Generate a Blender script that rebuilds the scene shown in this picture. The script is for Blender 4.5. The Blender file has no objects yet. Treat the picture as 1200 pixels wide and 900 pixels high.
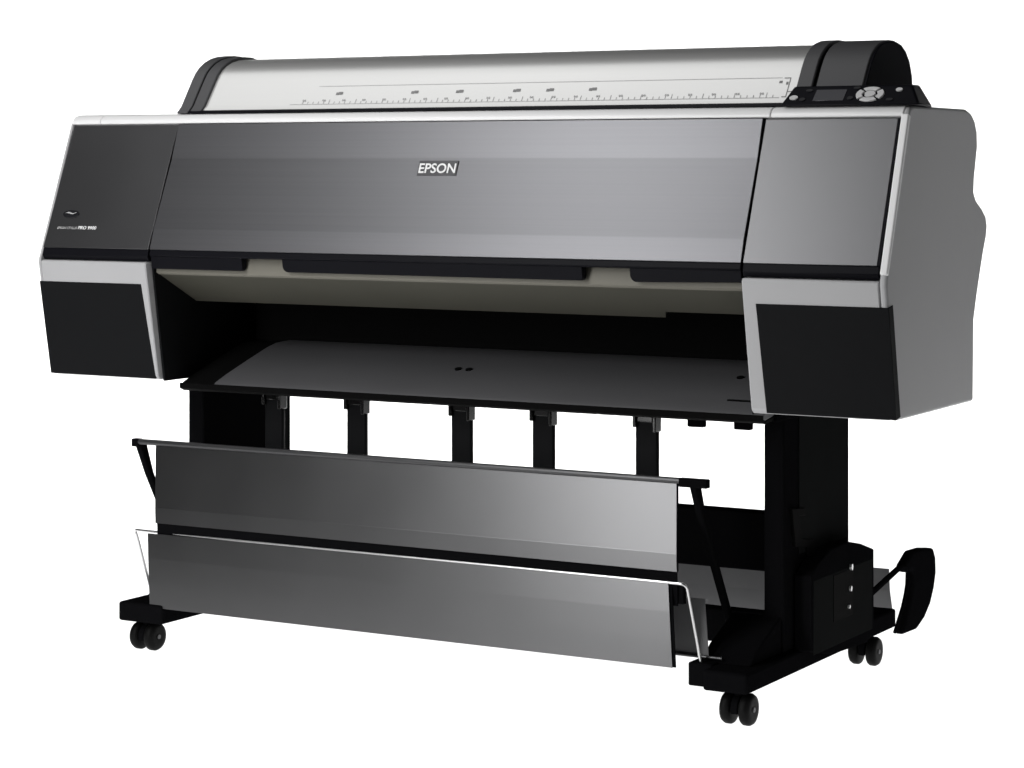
import bpy, bmesh, math
from mathutils import Vector, Matrix

S = bpy.context.scene
COL = S.collection
R = math.radians

# ------------------------------------------------------------------ camera
YAW = 0.5218
CAM = Vector((2.4239, -4.2227, 0.9918))
FW = Vector((-math.sin(YAW), math.cos(YAW), 0))
RT = Vector((math.cos(YAW), math.sin(YAW), 0))
cd = bpy.data.cameras.new("camera")
cam = bpy.data.objects.new("camera", cd); COL.objects.link(cam)
cam.location = CAM
cam.rotation_euler = (R(90), 0, YAW)
cd.sensor_fit = 'HORIZONTAL'; cd.sensor_width = 36.0
cd.lens = 2833.92 / 1200 * 36
cd.shift_y = -(450 - 190) / 1200
cd.clip_start = 0.05; cd.clip_end = 200
S.camera = cam

# ------------------------------------------------------------------ world (dim, neutral studio air) and exposure
w = bpy.data.worlds.new("World"); S.world = w; w.use_nodes = True
bg = w.node_tree.nodes["Background"]
bg.inputs[0].default_value = (1, 1, 1, 1); bg.inputs[1].default_value = 0.015
S.view_settings.view_transform = 'Standard'; S.view_settings.look = 'None'
S.view_settings.exposure = 0.0; S.view_settings.gamma = 1.0

# ------------------------------------------------------------------ studio lamps
def area(name, loc, target, sx, sy, power, col=(1, 1, 1), spread=180):
    l = bpy.data.lights.new(name, 'AREA'); l.shape = 'RECTANGLE'; l.size = sx; l.size_y = sy
    l.energy = power; l.color = col; l.spread = R(spread)
    o = bpy.data.objects.new(name, l); COL.objects.link(o); o.location = loc
    d = (Vector(target) - Vector(loc)).normalized()
    o.rotation_euler = d.to_track_quat('-Z', 'Y').to_euler()
    return o
st = area("strip_softbox", (-0.76, -2.52, 1.62), (0.20, -0.30, 0.80), 0.45, 3.3, 72)
st.rotation_euler = (st.rotation_euler.to_matrix() @ Matrix.Rotation(R(11), 3, 'Z')).to_euler()     # leans over to the left
ov = area("overhead_softbox", (-1.5, -0.78, 3.4), (0.0, -0.2, 1.1), 3.5, 1.85, 22)
ov.rotation_euler = (0, 0, 0)
area("side_fill", (4.6, -0.6, 1.8), (0.9, 0.0, 0.7), 1.6, 2.2, 15)
bl = CAM + FW * 6.9
area("backdrop_lamp", (bl.x, bl.y, 4.2), tuple(CAM + FW * 8.6 + Vector((0, 0, -0.4))), 8.0, 1.2, 190, spread=84)
# added lamp below the translucent floor, keeps it white and shadowless
ul = CAM + FW * 6.1
u = area("added_underlight", (ul.x, ul.y, -0.75), (ul.x, ul.y, 0.0), 8.4, 5.6, 404)
u.rotation_euler = (R(180), 0, YAW)

# ------------------------------------------------------------------ materials
def mat(name, col, rough=0.5, metal=0.0, spec=0.5, bump=0.0, bscale=400, rvar=0.0, cvar=0.0, stretch=(1, 1, 1), coat=0.0, aniso=0.0, nscale=6.0):
    m = bpy.data.materials.new(name); m.use_nodes = True
    nt = m.node_tree; b = nt.nodes["Principled BSDF"]
    b.inputs["Base Color"].default_value = (*col, 1)
    b.inputs["Roughness"].default_value = rough
    b.inputs["Metallic"].default_value = metal
    b.inputs["Specular IOR Level"].default_value = spec
    b.inputs["Coat Weight"].default_value = coat
    b.inputs["Anisotropic"].default_value = aniso
    tc = nt.nodes.new("ShaderNodeTexCoord")
    mp = nt.nodes.new("ShaderNodeMapping"); mp.inputs["Scale"].default_value = stretch
    nt.links.new(tc.outputs["Object"], mp.inputs["Vector"])
    if rvar or cvar:
        n = nt.nodes.new("ShaderNodeTexNoise"); n.inputs["Scale"].default_value = nscale; n.inputs["Detail"].default_value = 6
        nt.links.new(mp.outputs[0], n.inputs["Vector"])
        if rvar:
            r = nt.nodes.new("ShaderNodeMapRange")
            r.inputs[3].default_value = rough - rvar; r.inputs[4].default_value = rough + rvar
            nt.links.new(n.outputs[0], r.inputs[0]); nt.links.new(r.outputs[0], b.inputs["Roughness"])
        if cvar:
            r = nt.nodes.new("ShaderNodeMapRange")
            r.inputs[1].default_value = 0.25; r.inputs[2].default_value = 0.75
            r.inputs[3].default_value = 1 - cvar; r.inputs[4].default_value = 1 + cvar
            x = nt.nodes.new("ShaderNodeVectorMath"); x.operation = 'SCALE'
            x.inputs[0].default_value = col
            nt.links.new(n.outputs[0], r.inputs[0]); nt.links.new(r.outputs[0], x.inputs["Scale"])
            nt.links.new(x.outputs[0], b.inputs["Base Color"])
    if bump:
        n2 = nt.nodes.new("ShaderNodeTexNoise"); n2.inputs["Scale"].default_value = bscale; n2.inputs["Detail"].default_value = 3
        nt.links.new(mp.outputs[0], n2.inputs["Vector"])
        bp = nt.nodes.new("ShaderNodeBump"); bp.inputs["Strength"].default_value = bump; bp.inputs["Distance"].default_value = 0.001
        nt.links.new(n2.outputs[0], bp.inputs["Height"]); nt.links.new(bp.outputs[0], b.inputs["Normal"])
    return m

M = {}
M['paper'] = mat("white_backdrop_paper", (0.88, 0.88, 0.88), 0.9, spec=0.1, bump=0.02, bscale=60)
# made-up translucent floor: half of the light is scattered back, half passes through
m_ = bpy.data.materials.new("translucent_floor"); m_.use_nodes = True
nt = m_.node_tree; nt.nodes.remove(nt.nodes["Principled BSDF"])
d_ = nt.nodes.new("ShaderNodeBsdfDiffuse"); t_ = nt.nodes.new("ShaderNodeBsdfTranslucent"); x_ = nt.nodes.new("ShaderNodeMixShader")
d_.inputs[0].default_value = (0.9, 0.9, 0.9, 1); t_.inputs[0].default_value = (0.9, 0.9, 0.9, 1); x_.inputs[0].default_value = 0.5
nt.links.new(d_.outputs[0], x_.inputs[1]); nt.links.new(t_.outputs[0], x_.inputs[2])
nt.links.new(x_.outputs[0], nt.nodes["Material Output"].inputs[0])
M['made_up_translucent'] = m_
M['studio'] = mat("studio_floor", (0.08, 0.08, 0.08), 0.7, cvar=0.1)
M['shell'] = mat("light_grey_plastic", (0.405, 0.405, 0.412), 0.5, spec=0.3, bump=0.04, bscale=900, rvar=0.05, cvar=0.02)
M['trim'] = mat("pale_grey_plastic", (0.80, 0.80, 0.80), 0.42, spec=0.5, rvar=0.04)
M['brushed'] = mat("brushed_graphite_metal", (0.134, 0.134, 0.141), 0.42, metal=0.95, rvar=0.02, cvar=0.04, stretch=(0.25, 60, 60), nscale=4)
M['graphite'] = mat("graphite_paint", (0.124, 0.124, 0.128), 0.39, metal=0.95, rvar=0.02, cvar=0.02, bump=0.01, bscale=900)
M['band'] = mat("black_gloss_plastic", (0.006, 0.006, 0.008), 0.45, spec=0.05, rvar=0.05)
M['dark'] = mat("black_textured_plastic", (0.0075, 0.0078, 0.0085), 0.55, spec=0.05, bump=0.08, bscale=1200, rvar=0.06)
M['clip'] = mat("glossy_black_clip", (0.006, 0.006, 0.006), 0.18, spec=0.5, rvar=0.03)
M['screen'] = mat("dark_display_glass", (0.010, 0.010, 0.016), 0.2, spec=0.4, rvar=0.02)
M['plate'] = mat("grey_badge_plate", (0.045, 0.045, 0.048), 0.4, metal=0.4, rvar=0.03)
M['black'] = mat("black_powder_coated_steel", (0.004, 0.004, 0.0045), 0.6, spec=0.0, bump=0.06, bscale=1500, rvar=0.05)
M['housing'] = mat("matt_charcoal_plastic", (0.009, 0.0095, 0.0095), 0.6, spec=0.0, bump=0.08, bscale=1200, cvar=0.1)
M['hollow'] = mat("matt_black_interior", (0.003, 0.003, 0.003), 0.9, spec=0.05, rvar=0.02)
M['beige'] = mat("shaded_beige_plastic", (0.062, 0.060, 0.048), 0.55, spec=0.2, cvar=0.05)  # beige darkened to stand for the shade under the cover
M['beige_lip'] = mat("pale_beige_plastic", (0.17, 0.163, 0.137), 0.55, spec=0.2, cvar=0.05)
M['chute'] = mat("dark_grey_plastic", (0.092, 0.092, 0.096), 0.5, spec=0.35, bump=0.03, bscale=900, rvar=0.05, cvar=0.04)
M['cover'] = mat("silver_white_roll_cover", (0.74, 0.74, 0.73), 0.32, metal=0.75, spec=0.3, cvar=0.012, stretch=(0.4, 20, 20), rvar=0.03)
M['cap'] = mat("charcoal_plastic", (0.062, 0.062, 0.065), 0.5, spec=0.4, bump=0.05, bscale=1000, rvar=0.05)
M['cloth'] = mat("grey_coated_cloth", (0.10, 0.10, 0.102), 0.32, metal=0.97, cvar=0.03, bump=0.015, bscale=700, rvar=0.02)
M['cloth_back'] = mat("dark_grey_cloth", (0.11, 0.11, 0.113), 0.7, spec=0.2, cvar=0.05, bump=0.05, bscale=700)
M['wire'] = mat("bright_steel_wire", (0.62, 0.62, 0.62), 0.3, metal=1.0, rvar=0.05)
M['rod'] = mat("dark_anodised_rod", (0.05, 0.05, 0.052), 0.35, metal=0.6, rvar=0.05)
M['tyre'] = mat("black_rubber", (0.004, 0.004, 0.004), 0.5, spec=0.06, rvar=0.05)
M['ink_white'] = mat("white_print", (0.8, 0.8, 0.8), 0.5, cvar=0.01)
M['ink_grey'] = mat("grey_print", (0.20, 0.20, 0.20), 0.6, cvar=0.05)
M['ink_pale'] = mat("pale_grey_print", (0.42, 0.42, 0.42), 0.6, cvar=0.05)
M['button'] = mat("silver_button", (0.55, 0.55, 0.55), 0.35, cvar=0.02)
M['badge'] = mat("dark_badge", (0.012, 0.012, 0.014), 0.35, spec=0.2, rvar=0.03)

# front cover colour scaled by height: a darker belt between two lighter bands
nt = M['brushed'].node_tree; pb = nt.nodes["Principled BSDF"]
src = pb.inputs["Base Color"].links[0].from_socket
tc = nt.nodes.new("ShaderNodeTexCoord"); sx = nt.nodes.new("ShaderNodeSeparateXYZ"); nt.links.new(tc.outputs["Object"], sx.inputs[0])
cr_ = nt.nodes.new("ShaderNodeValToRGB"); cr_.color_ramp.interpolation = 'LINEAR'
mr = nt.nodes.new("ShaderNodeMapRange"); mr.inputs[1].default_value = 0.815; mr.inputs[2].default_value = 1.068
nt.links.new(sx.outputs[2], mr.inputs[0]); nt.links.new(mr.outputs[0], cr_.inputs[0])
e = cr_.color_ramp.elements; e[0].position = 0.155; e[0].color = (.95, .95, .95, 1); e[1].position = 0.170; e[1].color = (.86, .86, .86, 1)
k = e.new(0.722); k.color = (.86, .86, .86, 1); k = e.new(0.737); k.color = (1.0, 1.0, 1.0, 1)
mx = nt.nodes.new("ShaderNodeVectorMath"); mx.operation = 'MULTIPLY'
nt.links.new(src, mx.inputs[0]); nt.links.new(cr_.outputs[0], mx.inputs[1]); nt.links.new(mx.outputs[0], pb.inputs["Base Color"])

# ------------------------------------------------------------------ mesh helpers
ROOT = None
def link(name, bm, m, parent=None, bevel=0.0, seg=2, smooth=None):
    me = bpy.data.meshes.new(name)
    bmesh.ops.recalc_face_normals(bm, faces=bm.faces[:])
    bm.to_mesh(me); bm.free()
    me.materials.append(M[m])
    o = bpy.data.objects.new(name, me); COL.objects.link(o)
    if parent is not None: o.parent = parent
    if bevel:
        b = o.modifiers.new("bevel", 'BEVEL'); b.width = bevel; b.segments = seg
        b.limit_method = 'ANGLE'; b.angle_limit = R(32); b.harden_normals = False
    if smooth or bevel:
        for p in me.polygons: p.use_smooth = True
        me.set_sharp_from_angle(angle=R(smooth or 32))
    return o
def add_box(bm, x0, x1, y0, y1, z0, z1):
    v = [bm.verts.new((x, y, z)) for x in (x0, x1) for y in (y0, y1) for z in (z0, z1)]
    for f in ((0, 1, 3, 2), (4, 6, 7, 5), (0, 4, 5, 1), (2, 3, 7, 6), (0, 2, 6, 4), (1, 5, 7, 3)):
        bm.faces.new([v[i] for i in f])
def add_prism(bm, pts, x0, x1, x0b=None, x1b=None):
    """closed YZ outline extruded along X"""
    a = [bm.verts.new((x0, p[0], p[1])) for p in pts]
    b = [bm.verts.new((x1, p[0], p[1])) for p in pts]
    n = len(pts)
    bm.faces.new(a); bm.faces.new(b[::-1])
    for i in range(n):
        bm.faces.new((a[i], a[(i + 1) % n], b[(i + 1) % n], b[i]))
def add_hex(bm, lo, hi):
    """two quads (4 points each) joined into a solid"""
    a = [bm.verts.new(p) for p in lo]; b = [bm.verts.new(p) for p in hi]
    bm.faces.new(a); bm.faces.new(b[::-1])
    for i in range(4): bm.faces.new((a[i], a[(i + 1) % 4], b[(i + 1) % 4], b[i]))
def add_tube(bm, pts, r, n=12):
    pts = [Vector(p) for p in pts]; rings = []
    for i, p in enumerate(pts):
        t = (pts[min(i + 1, len(pts) - 1)] - pts[max(i - 1, 0)]).normalized()
        u = t.orthogonal().normalized() if i == 0 else (u - t * u.dot(t)).normalized()
        v = t.cross(u)
        rings.append([bm.verts.new(p + (u * math.cos(2 * math.pi * k / n) + v * math.sin(2 * math.pi * k / n)) * r) for k in range(n)])
    for a, b in zip(rings, rings[1:]):
        for k in range(n): bm.faces.new((a[k], a[(k + 1) % n], b[(k + 1) % n], b[k]))
    bm.faces.new(rings[0][::-1]); bm.faces.new(rings[-1])
def add_cyl(bm, c, axis, r, h, n=28):
    c = Vector(c); a = Vector(axis).normalized()
    add_tube(bm, [c - a * h / 2, c + a * h / 2], r, n)
def box(name, m, b, parent=None, bevel=0.003):
    bm = bmesh.new(); add_box(bm, *b); return link(name, bm, m, parent or ROOT, bevel)
def prism(name, m, pts, x0, x1, parent=None, bevel=0.003, seg=2, smooth=None):
    bm = bmesh.new(); add_prism(bm, pts, x0, x1); return link(name, bm, m, parent or ROOT, bevel, seg, smooth)
def tube(name, m, pts, r, parent=None, n=12):
    bm = bmesh.new(); add_tube(bm, pts, r, n); return link(name, bm, m, parent or ROOT, 0, smooth=40)
def arc(p0, p1, p2, n=6):
    p0, p1, p2 = Vector(p0), Vector(p1), Vector(p2)
    return [(1 - t) ** 2 * p0 + 2 * t * (1 - t) * p1 + t * t * p2 for t in [i / n for i in range(n + 1)]]

# sloped front: points on the panel plane, given world X and a fraction s down from its top edge, d metres proud of it
PT, PB = Vector((0, -0.245, 1.068)), Vector((0, -0.345, 0.815))
PV = (PT - PB).normalized(); PN = Vector((0, -PV.z, PV.y)); PLEN = (PT - PB).length
def fp(x, s, d=0.0):
    p = PT + (PB - PT) * s + PN * d
    return Vector((x, p.y, p.z))
def yz(s, d):
    p = fp(0, s, d); return (p.y, p.z)

# ------------------------------------------------------------------ the setting
def lay(a, z, d):           # a metres right of the lens axis, d metres ahead of the camera
    p = CAM + RT * a + FW * d; return (p.x, p.y, z)
bm = bmesh.new()
v = [bm.verts.new(lay(a, 0.0, d)) for a, d in ((-1.45, 3.55), (1.45, 3.55), (4.6, 8.0), (-4.6, 8.0))]
bm.faces.new(v)
o = link("floor", bm, 'made_up_translucent'); o['kind'] = 'structure'
bm = bmesh.new()
prof = [(8.0 + 1.6 * math.sin(t), 1.6 - 1.6 * math.cos(t)) for t in [R(6 * i) for i in range(0, 16)]] + [(9.6, 2.4)]
rows = [[bm.verts.new(lay(a, z, d)) for a in (-4.6, 4.6)] for d, z in prof]
for a, b in zip(rows, rows[1:]): bm.faces.new((a[0], a[1], b[1], b[0]))
o = link("backdrop", bm, 'paper', smooth=40); o['kind'] = 'structure'
bm = bmesh.new()
v = [bm.verts.new(lay(a, -0.9, d)) for a, d in ((-14, -6), (14, -6), (14, 16), (-14, 16))]
bm.faces.new(v)
o = link("studio_floor", bm, 'studio'); o['kind'] = 'structure'

# ------------------------------------------------------------------ the printer
ROOT = bpy.data.objects.new("large_format_printer", None); COL.objects.link(ROOT)
ROOT.empty_display_size = 0.3
ROOT['label'] = "wide dark grey floor-standing printer with silver roll cover, basket and black wheeled stand"
ROOT['category'] = "printer"

XL, XR = -0.937, 0.932          # outer ends
SL, SR = -0.655, 0.661          # seams between cover and end housings

# end housings: outer cheek with the full side outline, inner block recessed behind the front panel
back = [(0.088, 0.549), (0.092, 0.700), (0.112, 0.750), (0.142, 0.816), (0.162, 0.852), (0.168, 0.872), (0.160, 0.890), (0.138, 0.905),
        (0.104, 0.922), (0.092, 0.936), (0.094, 0.960), (0.112, 1.020), (0.110, 1.048), (0.098, 1.068), (0.078, 1.082), (0.050, 1.089)]
front_out = [(-0.226, 1.090), (-0.240, 1.086), (-0.248, 1.076), (-0.353, 0.792), (-0.354, 0.782), (-0.312, 0.555), (-0.304, 0.548)]
front_in = [(-0.226, 1.090), (-0.240, 1.086), (-0.249, 1.074), yz(0.0, -0.012), yz(1.0, -0.012), (-0.330, 0.789), (-0.352, 0.789), (-0.354, 0.782), (-0.312, 0.555), (-0.304, 0.548)]
for x0, x1, c0, c1, px in ((SR + .001, XR - 0.014, XR - 0.014, XR, 0), (XL + 0.006, SL - .001, XL, XL + 0.006, 1)):
    bm = bmesh.new(); add_prism(bm, front_in + back, x0, x1)
    h = link("end_housing", bm, 'shell', ROOT, 0.003)
    prism("side_cheek", 'shell', front_out + back, c0, c1, h, 0.006 if not px else 0.002, 3)

# lower fascia: black panels set into the sloping frame under each end
FT, FB = Vector((0, -0.354, 0.782)), Vector((0, -0.312, 0.555))
FN = Vector((0, -(FT - FB).normalized().z, (FT - FB).normalized().y))
def low(x, s, d):
    p = FT + (FB - FT) * s + FN * d; return (x, p.y, p.z)
for a0, a1, b0, b1, name in ((0.687, 0.9335, 0.692, 0.9335, "lower_panel"), (-0.9385, -0.672, -0.9385, -0.662, "lower_panel")):
    bm = bmesh.new(); s0, s1 = 0.165, 1.02
    add_hex(bm, [low(a0, s0, .0015), low(a1, s0, .0015), low(b1, s1, .0015), low(b0, s1, .0015)],
                [low(a0, s0, -.02), low(a1, s0, -.02), low(b1, s1, -.02), low(b0, s1, -.02)])
    link(name, bm, 'dark', ROOT, 0.001)

# brushed front cover and the two ink bay panels
def slab(name, m, x0, x1, secs, parent=None, bevel=0.002):
    """secs: (s, d) front outline from top to bottom; 10 mm thick"""
    bm = bmesh.new()
    pts = [yz(s, d) for s, d in secs] + [yz(secs[-1][0], -0.010), yz(secs[0][0], -0.010)]
    add_prism(bm, pts, x0, x1)
    return link(name, bm, m, parent or ROOT, bevel, 2)
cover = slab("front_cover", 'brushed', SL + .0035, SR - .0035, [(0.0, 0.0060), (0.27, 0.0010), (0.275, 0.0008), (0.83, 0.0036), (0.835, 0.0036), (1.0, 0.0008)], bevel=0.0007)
pl = slab("ink_bay_panel", 'graphite', XL + .006, SL - .0005, [(0.0, 0.0005), (1.0, 0.0005)], bevel=0.0006)
pr = slab("ink_bay_panel", 'graphite', SR + .0005, 0.911, [(0.0, 0.0005), (1.0, 0.0005)], bevel=0.0006)
# black lower lips of the panels
lip = [yz(1.0, -0.001), (-0.348, 0.800), (-0.343, 0.7905), (-0.322, 0.7905), (-0.322, 0.812)]
prism("lower_lip", 'band', lip, XL + .006, SL - .0005, pl, 0.0015)
prism("lower_lip", 'band', lip, SR + .0005, 0.915, pr, 0.0015)
prism("edge_strip", 'band', [yz(-0.002, 0.0005), yz(1.0, 0.0005), yz(1.0, -0.0115), yz(-0.002, -0.0115)], 0.911, 0.9165, pr, 0.001)
prism("lower_lip", 'band', [yz(1.0, -0.001), (-0.347, 0.803), (-0.342, 0.8005), (-0.322, 0.8005), (-0.322, 0.812)], SL + .0035, SR - .0035, cover, 0.0015)
for x0, x1 in ((SL + .004, -0.424), (-0.327, 0.340), (0.437, SR - .004)):
    bm = bmesh.new(); r = 0.012; z0, z1 = 0.776, 0.802; outline = [(x0, z1)]
    if x0 > -0.5: outline += [(x0 + r - r * math.cos(t), z0 + r - r * math.sin(t)) for t in [R(15 * i) for i in range(7)]]
    else: outline += [(x0, z0)]
    if x1 < 0.5: outline += [(x1 - 0.004, z0), (x1, z0 + 0.004)]
    else: outline += [(x1, z0 + .004)]
    outline += [(x1, z1)]
    f = [bm.verts.new((x, -0.343 + (0.80 - z) * 0.15, z)) for x, z in outline]
    g = [bm.verts.new((x, -0.326, z)) for x, z in outline]
    bm.faces.new(f); bm.faces.new(g[::-1])
    for i in range(len(f)): bm.faces.new((f[i], f[(i + 1) % len(f)], g[(i + 1) % len(f)], g[i]))
    link("finger_tab", bm, 'band', cover, 0.0015)

# pale trim along the top front edge
tr = [(-0.2265, 1.0912), (-0.2405, 1.0872), (-0.2492, 1.0785), (-0.2500, 1.0715), (-0.236, 1.0700), (-0.150, 1.080), (-0.150, 1.0920)]
prism("top_trim", 'trim', tr, -0.858, 0.671, None, 0.002, 3)
prism("top_trim", 'trim', tr, 0.6722, XR - .010, None, 0.002, 3)
prism("top_trim", 'trim', tr, XL + .002, -0.8592, None, 0.002, 3)
# right-hand bright rim down the cheek edge
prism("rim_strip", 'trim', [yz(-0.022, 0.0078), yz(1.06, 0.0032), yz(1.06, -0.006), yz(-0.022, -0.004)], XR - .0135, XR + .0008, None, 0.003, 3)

# dark core of the machine between the housings
core = [(-0.225, 1.072), (-0.20, 1.086), (0.10, 1.086), (0.10, 0.56), (0.02, 0.556), (0.02, 0.70), (-0.02, 0.72), (-0.19, 0.72), (-0.30, 0.79), (-0.325, 0.812)]
prism("main_body", 'hollow', core, SL - .002, SR + .002)
# inner cheeks of the opening
for x0, x1 in ((SL - .0005, SL + .004), (SR - .004, SR + .0005)):
    prism("inner_cheek", 'dark', [(-0.335, 0.785), (-0.20, 0.722), (0.02, 0.722), (0.02, 0.545), (-0.296, 0.545)], x0, x1, None, 0.001)
# beige rail under the cover
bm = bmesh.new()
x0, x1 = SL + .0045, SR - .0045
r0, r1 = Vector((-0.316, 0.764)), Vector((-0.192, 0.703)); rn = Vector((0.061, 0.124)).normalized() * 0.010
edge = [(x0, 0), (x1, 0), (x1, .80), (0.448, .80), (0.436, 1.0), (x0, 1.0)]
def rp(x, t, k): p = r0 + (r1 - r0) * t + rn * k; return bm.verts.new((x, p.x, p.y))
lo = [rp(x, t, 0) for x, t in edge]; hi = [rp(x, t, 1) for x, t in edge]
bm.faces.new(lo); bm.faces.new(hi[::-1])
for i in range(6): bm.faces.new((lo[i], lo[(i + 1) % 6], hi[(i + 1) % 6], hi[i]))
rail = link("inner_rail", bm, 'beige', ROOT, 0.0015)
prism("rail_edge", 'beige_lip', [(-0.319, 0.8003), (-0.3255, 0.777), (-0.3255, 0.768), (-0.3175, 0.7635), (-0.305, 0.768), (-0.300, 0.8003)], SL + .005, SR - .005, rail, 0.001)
# paper chute under the opening
ch = [(-0.245, 0.538), (-0.238, 0.543), (-0.20, 0.557), (-0.13, 0.580), (-0.06, 0.602), (-0.03, 0.609), (0.02, 0.612), (0.02, 0.560), (-0.10, 0.548), (-0.235, 0.528), (-0.245, 0.530)]
chute = prism("paper_chute", 'chute', ch, -0.566, SR - .0045, None, 0.002, 2, 40)
prism("chute_shadow", 'hollow', [(y + .002, z - .003) for y, z in ch], SL + .0045, -0.5665, chute, 0.002)  # black piece stands in for the shadow on the chute's left end
prism("chute_lip", 'hollow', [(-0.2455, 0.5385), (-0.2485, 0.5375), (-0.2485, 0.527), (-0.235, 0.5215), (-0.10, 0.533), (-0.10, 0.5475), (-0.235, 0.5275), (-0.2450, 0.531)], SL + .0045, SR - .0045, chute, 0.001)
for x in (-0.055, -0.030):
    bm = bmesh.new(); add_cyl(bm, (x, -0.125, 0.5816), (0, -0.32, 1), 0.007, 0.004); link("screw_hole", bm, 'hollow', chute)
bm = bmesh.new(); add_cyl(bm, (0.545, -0.10, 0.5894), (0, -0.32, 1), 0.007, 0.004); link("screw_hole", bm, 'hollow', chute)
box("slot", 'hollow', (0.565, SR - .006, -0.203, -0.197, 0.5550, 0.5590), chute, 0.0005)
# bottom plate
box("bottom_plate", 'black', (SL - .004, SR + .004, -0.200, 0.086, 0.522, 0.536), None, 0.003)

# ------------------------------------------------------------------ roll cover on top
def roll(e=0.0):
    base = [(-0.228, 1.0925), (-0.212, 1.1070), (-0.176, 1.1590), (-0.166, 1.1720), (-0.154, 1.1830), (-0.138, 1.1930), (-0.120, 1.2005), (-0.098, 1.2055), (-0.074, 1.2080), (-0.05, 1.2080),
            (-0.026, 1.2035), (-0.004, 1.193), (0.014, 1.176), (0.026, 1.152), (0.030, 1.125), (0.030, 1.0925)]
    cy, cz = -0.09, 1.10
    out = []
    for y, z in base:
        d = Vector((y - cy, max(z - cz, 0) * 1.0)); k = d.length
        d = d / k if k else d
        out.append((y + d.x * e, z + d.y * e if z > 1.095 else z))
    return out
rc = prism("roll_cover", 'cover', roll(), -0.611, 0.703, None, 0, smooth=40)
cl = prism("cover_end_cap", 'cap', roll(0.009), -0.668, -0.640, None, 0.002, smooth=40)
prism("cap_rib", 'cap', roll(0.006), -0.639, -0.611, cl, 0.002, smooth=40)
cr = prism("cover_end_cap", 'cap', roll(0.008), 0.703, 0.733, None, 0.002, smooth=40)
prism("spindle_cover", 'cap', roll(0.006), 0.740, 0.829, None, 0.002, smooth=40)
prism("spindle_groove", 'hollow', roll(0.001), 0.7335, 0.7395, cr, 0, smooth=40)
prism("spindle_end_plate", 'band', roll(0.003), 0.8295, 0.834, None, 0.001, smooth=40)
# dark joint line where the roll cover meets the trim
prism("cover_seal", 'band', [(-0.233, 1.0915), (-0.233, 1.0965), (-0.222, 1.0985), (-0.215, 1.0915)], -0.668, 0.703, rc, 0.0005)

# measuring scale printed on the flat front of the roll cover
A, B = Vector((0, -0.212, 1.1070)), Vector((0, -0.176, 1.1590))
AV = (B - A).normalized(); AN = Vector((0, -AV.z, AV.y))
def sc(x, h, d=0.0006):       # h metres up the slope from the fold
    p = A + AV * h + AN * d; return Vector((x, p.y, p.z))
def strip(bm, x0, x1, h0, h1, d=0.0006):
    bm.faces.new([bm.verts.new(sc(x0, h0, d)), bm.verts.new(sc(x1, h0, d)), bm.verts.new(sc(x1, h1, d)), bm.verts.new(sc(x0, h1, d))])
bm = bmesh.new()
strip(bm, -0.40, 0.672, 0.0005, 0.0014)
strip(bm, -0.345, 0.668, 0.0450, 0.0458)
n = 0; x = -0.37
while x < 0.665:
    strip(bm, x - .0006, x + .0006, 0.0016, 0.0075 if n % 5 else 0.0125)
    x += 0.0127; n += 1
for i in range(22):
    x = -0.368 + i * 0.0478
    strip(bm, x - .004, x - .001, 0.0085, 0.0125, .0009); strip(bm, x + .0005, x + .0035, 0.0085, 0.0125, .0009)
link("measuring_scale", bm, 'ink_pale', rc)
for x in (-0.289, -0.111, -0.008, 0.120, 0.193, 0.285):
    bm = bmesh.new()
    strip(bm, x - .008, x - .001, 0.0235, 0.0295); strip(bm, x - .0015, x + .008, 0.0245, 0.0305, .0008)
    link("size_mark", bm, 'ink_grey', rc)
bm = bmesh.new()
strip(bm, 0.6835, 0.6850, 0.002, 0.0455); strip(bm, 0.672, 0.6835, 0.0440, 0.0455); strip(bm, 0.676, 0.6835, 0.002, 0.0035); strip(bm, 0.6850, 0.695, 0.0135, 0.0150)
strip(bm, 0.664, 0.670, 0.0335, 0.0385); strip(bm, 0.678, 0.682, 0.030, 0.036)
link("size_bracket", bm, 'ink_grey', rc)

# ------------------------------------------------------------------ control panel
bm = bmesh.new()
def cp(x, t, d=0.0):           # t 0..1 up the sloped face
    a, b = Vector((x, -0.249, 1.0915)), Vector((x, -0.210, 1.1275))
    v = (b - a).normalized(); nn = Vector((0, -v.z, v.y))
    return a + (b - a) * t + nn * d
add_hex(bm, [cp(0.688, 0), cp(0.951, 0), cp(0.924, 1), cp(0.700, 1)],
            [Vector((0.700, -0.15, 1.0885)), Vector((0.940, -0.15, 1.0885)), Vector((0.915, -0.15, 1.1285)), Vector((0.712, -0.15, 1.1285))])
ctl = link("control_panel", bm, 'band', ROOT, 0.004, 3)
def plate(name, m, xc, t, rx, ry, parent, d=0.002, n=28, hole=0.0):
    bm = bmesh.new(); u = Vector((1, 0, 0)); c0 = cp(xc, t); v = (cp(xc, 1) - cp(xc, 0)).normalized(); nn = Vector((0, -v.z, v.y))
    def ring(k, h): return [bm.verts.new(c0 + u * rx * k * math.cos(2 * math.pi * i / n) + v * ry * k * math.sin(2 * math.pi * i / n) + nn * h) for i in range(n)]
    a, b = ring(1.0, -0.001), ring(0.94, d)
    for i in range(n): bm.faces.new((a[i], a[(i + 1) % n], b[(i + 1) % n], b[i]))
    if hole:
        c, e = ring(hole, d), ring(hole, -0.001)
        for i in range(n):
            bm.faces.new((b[i], b[(i + 1) % n], c[(i + 1) % n], c[i])); bm.faces.new((c[i], c[(i + 1) % n], e[(i + 1) % n], e[i]))
    else: bm.faces.new(b)
    return link(name, bm, m, parent, 0, smooth=40)
bm = bmesh.new()
q_ = [cp(0.748, 0.24, .0006), cp(0.806, 0.24, .0006), cp(0.806, 0.80, .0006), cp(0.748, 0.80, .0006)]
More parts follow.
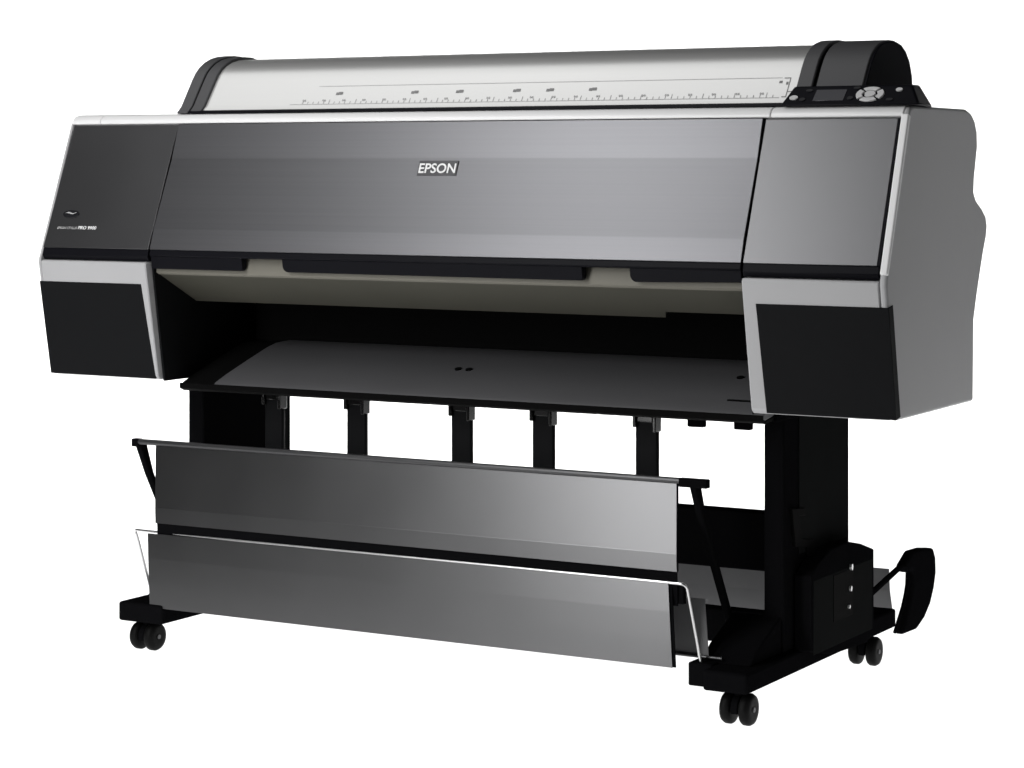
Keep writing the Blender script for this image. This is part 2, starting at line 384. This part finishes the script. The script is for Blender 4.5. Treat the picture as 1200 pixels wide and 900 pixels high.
k_ = [cp(0.748, 0.24, -.001), cp(0.806, 0.24, -.001), cp(0.806, 0.80, -.001), cp(0.748, 0.80, -.001)]
add_hex(bm, q_, k_); link("display", bm, 'screen', ctl, 0.0003)
def petal(a0, a1):
    bm = bmesh.new(); c0 = cp(0.853, 0.52); u = Vector((1, 0, 0)); v = (cp(0.853, 1) - cp(0.853, 0)).normalized(); nn = Vector((0, -v.z, v.y)); n = 8
    def at(k, t, h): return c0 + u * 0.0265 * k * math.cos(t) + v * 0.019 * k * math.sin(t) + nn * h
    ts = [R(a0 + (a1 - a0) * i / n) for i in range(n + 1)]
    lo = [bm.verts.new(at(1, t, -.001)) for t in ts] + [bm.verts.new(at(.52, t, -.001)) for t in ts[::-1]]
    hi = [bm.verts.new(at(.97, t, .003)) for t in ts] + [bm.verts.new(at(.55, t, .003)) for t in ts[::-1]]
    bm.faces.new(lo); bm.faces.new(hi[::-1]); m_ = len(lo)
    for i in range(m_): bm.faces.new((lo[i], lo[(i + 1) % m_], hi[(i + 1) % m_], hi[i]))
    link("arrow_button", bm, 'button', ctl, 0.0006)
for k in range(4): petal(90 * k - 38, 90 * k + 38)
plate("round_button", 'button', 0.853, 0.52, 0.0105, 0.0080, ctl, 0.003)
plate("power_button", 'button', 0.710, 0.40, 0.0085, 0.0055, ctl)
plate("pause_button", 'button', 0.904, 0.74, 0.0065, 0.0045, ctl)
plate("key", 'badge', 0.728, 0.30, 0.006, 0.0045, ctl)
plate("key", 'badge', 0.735, 0.75, 0.007, 0.0035, ctl)
plate("key", 'badge', 0.818, 0.35, 0.006, 0.0045, ctl)
plate("key", 'badge', 0.824, 0.85, 0.007, 0.0035, ctl)
plate("key", 'badge', 0.893, 0.25, 0.007, 0.0035, ctl)

# ------------------------------------------------------------------ lettering
def text(name, s, m, x, sdown, h, parent, d=0.003, ext=0.0008, shear=0.0, bold=0.0, width=None, track=1.0):
    cu = bpy.data.curves.new(name, 'FONT'); cu.body = s; cu.size = h / 0.73; cu.extrude = ext; cu.shear = shear; cu.offset = bold
    cu.space_character = track; cu.resolution_u = 4
    t = bpy.data.objects.new(name, cu); COL.objects.link(t)
    bpy.context.view_layer.update()
    me = bpy.data.meshes.new_from_object(t.evaluated_get(bpy.context.evaluated_depsgraph_get()))
    bpy.data.objects.remove(t); bpy.data.curves.remove(cu)
    xs = [v.co.x for v in me.vertices]; ws = max(xs) - min(xs)
    k = (width / ws) if width else 1.0
    o3 = fp(x, sdown, d)
    for v in me.vertices:
        v.co = o3 + Vector((1, 0, 0)) * (v.co.x - min(xs)) * k + PV * v.co.y + PN * v.co.z
    me.materials.clear(); me.materials.append(M[m])
    o = bpy.data.objects.new(name, me); COL.objects.link(o); o.parent = parent
    return o
# maker's badge: raised white letters on a dark slanted plate
s_top, s_bot = (1.068 - 0.9935) / 0.253, (1.068 - 0.9655) / 0.253
bm = bmesh.new()
add_hex(bm, [fp(-0.0495, s_top, .0030), fp(0.0385, s_top, .0030), fp(0.0385, s_bot, .0030), fp(-0.0495, s_bot, .0030)],
            [fp(-0.0495, s_top, .000), fp(0.0385, s_top, .000), fp(0.0385, s_bot, .000), fp(-0.0495, s_bot, .000)])
badge = link("maker_badge", bm, 'plate', cover, 0.0006)
text("maker_name", "EPSON", 'ink_white', -0.0465, s_bot - 0.018, 0.0200, badge, 0.0036, 0.0006, 0.0, 0.0004, 0.082)
text("model_name", "EPSON STYLUS", 'ink_pale', -0.905, (1.068 - 0.8525) / 0.253, 0.0052, pl, 0.0016, 0.0003, 0.1, 0.0001, 0.052)
text("model_name", "PRO 9900", 'ink_white', -0.850, (1.068 - 0.8525) / 0.253, 0.0072, pl, 0.0016, 0.0003, 0.1, 0.0002, 0.048)
bm = bmesh.new(); n = 24
c0 = fp(-0.878, (1.068 - 0.8835) / 0.253, 0.0012)
ra = [bm.verts.new(c0 + Vector((1, 0, 0)) * .022 * math.cos(2 * math.pi * i / n) + PV * .009 * math.sin(2 * math.pi * i / n)) for i in range(n)]
rb = [bm.verts.new(c0 + PN * .0012 + Vector((1, 0, 0)) * .021 * math.cos(2 * math.pi * i / n) + PV * .008 * math.sin(2 * math.pi * i / n)) for i in range(n)]
for i in range(n): bm.faces.new((ra[i], ra[(i + 1) % n], rb[(i + 1) % n], rb[i]))
bm.faces.new(rb)
ob = link("oval_badge", bm, 'badge', pl, 0, smooth=40)
bm = bmesh.new()
pts = [(-.015, .0015), (-.006, .0045), (.006, .001), (.016, .0035), (.006, -.0015), (-.006, .001)]
bm.faces.new([bm.verts.new(c0 + PN * .0018 + Vector((1, 0, 0)) * x + PV * y) for x, y in pts])
link("badge_swoosh", bm, 'ink_pale', ob)

# ------------------------------------------------------------------ paper guides hanging below the chute
for x0, x1 in ((-0.503, -0.458), (-0.300, -0.254), (-0.053, -0.007), (0.130, 0.177), (0.353, 0.400)):
    g = box("paper_guide", 'dark', (x0, x1, -0.156, -0.144, 0.17, 0.515), None, 0.004)
    bm = bmesh.new()
    add_box(bm, x0 - .001, x0 + .006, -0.166, -0.140, 0.493, 0.530); add_box(bm, x1 - .006, x1 + .001, -0.166, -0.140, 0.485, 0.530)
    add_box(bm, x0 + .007, x1 - .007, -0.162, -0.142, 0.503, 0.530)
    link("guide_clip", bm, 'clip', g, 0.002)
for x0, x1 in ((0.462, 0.496), (0.557, 0.591)):
    box("guide_block", 'black', (x0, x1, -0.158, -0.142, 0.499, 0.535), None, 0.003)

# ------------------------------------------------------------------ stand
for x0, x1 in ((0.621, 0.661), (-0.692, -0.652)):
    p = box("stand_pillar", 'black', (x0, x1, -0.165, 0.150, 0.098, 0.548), None, 0.004)
    box("pillar_plate", 'housing', (x1, x1 + .003, 0.060, 0.135, 0.11, 0.54) if x1 < 0 else (x1, x1 + .003, -0.10, 0.13, 0.27, 0.53), p, 0.001)
    f = box("stand_foot", 'black', (x0 - .032, x1 + .014, -0.358, 0.365, 0.060, 0.097) if x0 > 0 else (-0.722, -0.612, -0.358, 0.365, 0.060, 0.099), None, 0.005)
    xs = 0.560 if x0 > 0 else -0.70
    prism("foot_bracket", 'black', [(-0.300, 0.097), (-0.262, 0.125), (-0.160, 0.165), (-0.150, 0.097)], *( (0.558, 0.655) if x0 > 0 else (-0.70, -0.64)), f, 0.003)
    if x0 > 0: prism("stepped_latch", 'hollow', [(-0.143, 0.359), (-0.08, 0.352), (-0.08, 0.339), (-0.108, 0.342), (-0.096, 0.297), (-0.039, 0.289), (-0.039, 0.258), (-0.072, 0.262), (-0.072, 0.28), (-0.127, 0.287)], x1 - .001, x1 + .007, p, 0.001)
box("lower_rail", 'black', (-0.652, 0.621, 0.000, 0.035, 0.070, 0.135), None, 0.004)
b = box("cross_beam", 'black', (-0.652, 0.621, 0.085, 0.125, 0.198, 0.312), None, 0.004)

def caster(x, y, name="caster", ang=0.0):
    bm = bmesh.new()
    add_cyl(bm, (x, y, 0.054), (0, 0, 1), 0.009, 0.016)
    # hood between the twin wheels
    prof = [(0.024 * math.cos(R(a)), 0.030 + 0.024 * math.sin(R(a))) for a in range(-20, 201, 20)]
    a = [bm.verts.new((x - 0.007, y + p[0], p[1])) for p in prof]; c = [bm.verts.new((x + 0.007, y + p[0], p[1])) for p in prof]
    bm.faces.new(a); bm.faces.new(c[::-1])
    for i in range(len(a)): bm.faces.new((a[i], a[(i + 1) % len(a)], c[(i + 1) % len(a)], c[i]))
    o = link(name, bm, 'black', ROOT, 0.002)
    for s in (-1, 1):
        bm = bmesh.new(); rings = []
        for dx, r in ((0.0085, 0.020), (0.010, 0.0265), (0.013, 0.0285), (0.022, 0.0285), (0.027, 0.0255), (0.029, 0.018), (0.028, 0.008)):
            rings.append([bm.verts.new((x + s * dx, y + r * math.cos(2 * math.pi * k / 32), 0.0285 + r * math.sin(2 * math.pi * k / 32))) for k in range(32)])
        for q, t in zip(rings, rings[1:]):
            for k in range(32): bm.faces.new((q[k], q[(k + 1) % 32], t[(k + 1) % 32], t[k]))
        bm.faces.new(rings[0]); bm.faces.new(rings[-1])
        link("wheel", bm, 'tyre', o, 0, smooth=50)
    bm = bmesh.new(); add_cyl(bm, (x + 0.0285, y, 0.0285), (1, 0, 0), 0.0045, 0.003, 16); link("axle_cap", bm, 'chute', o, 0, smooth=40)
    return o
for x, y in ((0.645, -0.325), (-0.672, -0.325), (0.650, 0.262), (-0.672, 0.262)):
    caster(x, y)

# ------------------------------------------------------------------ front basket
def sheet(name, m, xt, xb, prof, t=0.0018, parent=None):
    """hanging cloth: (y, z) profile top to bottom with left/right ends xt at the top and xb at the bottom"""
    bm = bmesh.new(); N = 24; fr, bk = [], []; n = len(prof); z0, z1 = prof[0][1], prof[-1][1]
    for i in range(N + 1):
        u = i / N; A_, B_ = [], []
        for y, z in prof:
            k = (z - z0) / (z1 - z0)
            xa, xc = xt[0] + (xb[0] - xt[0]) * k, xt[1] + (xb[1] - xt[1]) * k
            x = xa + (xc - xa) * u
            A_.append(bm.verts.new((x, y, z))); B_.append(bm.verts.new((x, y + t, z)))
        fr.append(A_); bk.append(B_)
    for i in range(N):
        for j in range(n - 1):
            bm.faces.new((fr[i][j], fr[i + 1][j], fr[i + 1][j + 1], fr[i][j + 1])); bm.faces.new((bk[i][j], bk[i][j + 1], bk[i + 1][j + 1], bk[i + 1][j]))
        bm.faces.new((fr[i][0], bk[i][0], bk[i + 1][0], fr[i + 1][0])); bm.faces.new((fr[i][-1], fr[i + 1][-1], bk[i + 1][-1], bk[i][-1]))
    for e in (0, N):
        for j in range(n - 1): bm.faces.new((fr[e][j], fr[e][j + 1], bk[e][j + 1], bk[e][j]))
    return link(name, bm, m, parent or ROOT, 0)
us = sheet("basket_sheet", 'cloth', (-0.650, 0.5235), (-0.6385, 0.5315), [(-0.3275, 0.417), (-0.3343, 0.355), (-0.3410, 0.294), (-0.3413, 0.293), (-0.3430, 0.262)])
sheet("sheet_hem", 'black', (-0.637, 0.5300), (-0.637, 0.5300), [(-0.3405, 0.274), (-0.336, 0.20)], 0.003, us)
sheet("sheet_hem", 'black', (0.5230, 0.5255), (0.5295, 0.5322), [(-0.3255, 0.417), (-0.3400, 0.262)], 0.003, us)
tb = tube("basket_top_rod", 'rod', [(-0.704, -0.328, 0.4225), (0.574, -0.328, 0.4225)], 0.0058, None, 14)
for x0, x1 in ((-0.708, -0.690), (0.530, 0.586)):
    box("rod_end", 'black', (x0, x1, -0.334, -0.318, 0.412, 0.428), tb, 0.002)
for x in (0.553, -0.700):
    bm = bmesh.new()
    pf = [(-0.326, 0.419), (-0.302, 0.419), (-0.277, 0.352), (-0.128, 0.098), (-0.142, 0.098), (-0.293, 0.352)]
    add_prism(bm, pf, x - .007, x + .007); link("basket_strut", bm, 'black', ROOT, 0.003)
ls = sheet("basket_sheet", 'cloth', (-0.6595, 0.5140), (-0.6450, 0.5275), [(-0.3415, 0.2395), (-0.346, 0.19), (-0.3497, 0.14), (-0.353, 0.0925)])
sheet("sheet_hem", 'black', (0.5135, 0.5195), (0.5270, 0.5330), [(-0.3390, 0.2385), (-0.3505, 0.0930)], 0.003, ls)
sheet("bag_liner", 'cloth_back', (-0.645, 0.554), (-0.645, 0.572), [(-0.275, 0.205), (-0.284, 0.16), (-0.296, 0.108)])
tube("liner_rod", 'rod', [(-0.66, -0.299, 0.1065), (0.600, -0.299, 0.1065)], 0.003)
pts = [(-0.700, -0.262, 0.066), (-0.700, -0.325, 0.229)] + [tuple(p) for p in arc((-0.700, -0.3295, 0.238), (-0.698, -0.333, 0.2432), (-0.690, -0.335, 0.2428))] + \
      [(-0.4, -0.3375, 0.2412), (0.530, -0.3375, 0.2405)] + [tuple(p) for p in arc((0.536, -0.3375, 0.2405), (0.546, -0.3375, 0.2405), (0.5475, -0.333, 0.232))] + [(0.570, -0.312, 0.072)]
tube("basket_wire", 'wire', pts, 0.0028, None, 10)
box("wire_clip", 'black', (0.508, 0.541, -0.334, -0.322, 0.203, 0.238), ls, 0.002)
box("wire_socket", 'black', (0.545, 0.592, -0.325, -0.245, 0.058, 0.100), None, 0.003)
box("wire_socket", 'black', (-0.716, -0.690, -0.292, -0.245, 0.058, 0.084), None, 0.003)
# rear basket cloth seen through the stand
sheet("rear_basket_sheet", 'cloth_back', (-0.64, 0.615), (-0.64, 0.615), [(0.19, 0.205), (0.20, 0.14), (0.205, 0.080)])
sheet("rear_basket_flap", 'cloth_back', (0.58, 0.638), (0.58, 0.638), [(0.42, 0.165), (0.425, 0.12), (0.44, 0.075)])

# ------------------------------------------------------------------ gear box and rear basket arm beside the right foot
bm = bmesh.new()
add_prism(bm, [(-0.125, 0.097), (-0.125, 0.236), (-0.09, 0.255), (-0.03, 0.272), (0.05, 0.276), (0.12, 0.262), (0.185, 0.243), (0.185, 0.080), (0.15, 0.068), (-0.02, 0.075)], 0.664, 0.698)
gb = link("stand_gear_box", bm, 'black', ROOT, 0.0025, 3)
box("gear_box_plate", 'housing', (0.697, 0.6985, -0.115, 0.176, 0.090, 0.226), gb, 0.001)
box("socket_recess", 'hollow', (0.6977, 0.6997, -0.022, 0.075, 0.135, 0.222), gb, 0.0005)
for y, z, r in ((0.062, 0.226, .010), (0.058, 0.186, .0085), (0.050, 0.153, .006)):
    bm = bmesh.new(); add_cyl(bm, (0.7005, y, z), (1, 0.15, 0), r * 0.6, 0.005, 18); link("bolt_head", bm, 'wire', gb, 0, smooth=40)
bm = bmesh.new()
inner = [(0.440, 0.160), (0.470, 0.186), (0.505, 0.192)]
outl = [(0.448, 0.168), (0.500, 0.192), (0.560, 0.190), (0.618, 0.182), (0.632, 0.160), (0.634, 0.128), (0.622, 0.098), (0.600, 0.068), (0.565, 0.044), (0.520, 0.028), (0.440, 0.030),
        (0.432, 0.040), (0.452, 0.060), (0.474, 0.088), (0.490, 0.122), (0.492, 0.148), (0.480, 0.155), (0.452, 0.152)]
add_prism(bm, [(y + (.012 if i > 10 else 0), z) for i, (y, z) in enumerate(outl)], 0.640, 0.662)
link("rear_basket_arm", bm, 'black', ROOT, 0.006, 3)
tube("arm_link", 'black', [(0.652, 0.18, 0.112), (0.652, 0.27, 0.134), (0.650, 0.520, 0.178)], 0.006)
tube("arm_wire", 'black', [(0.660, 0.395, 0.042), (0.660, 0.438, 0.085), (0.656, 0.485, 0.135)], 0.0035)
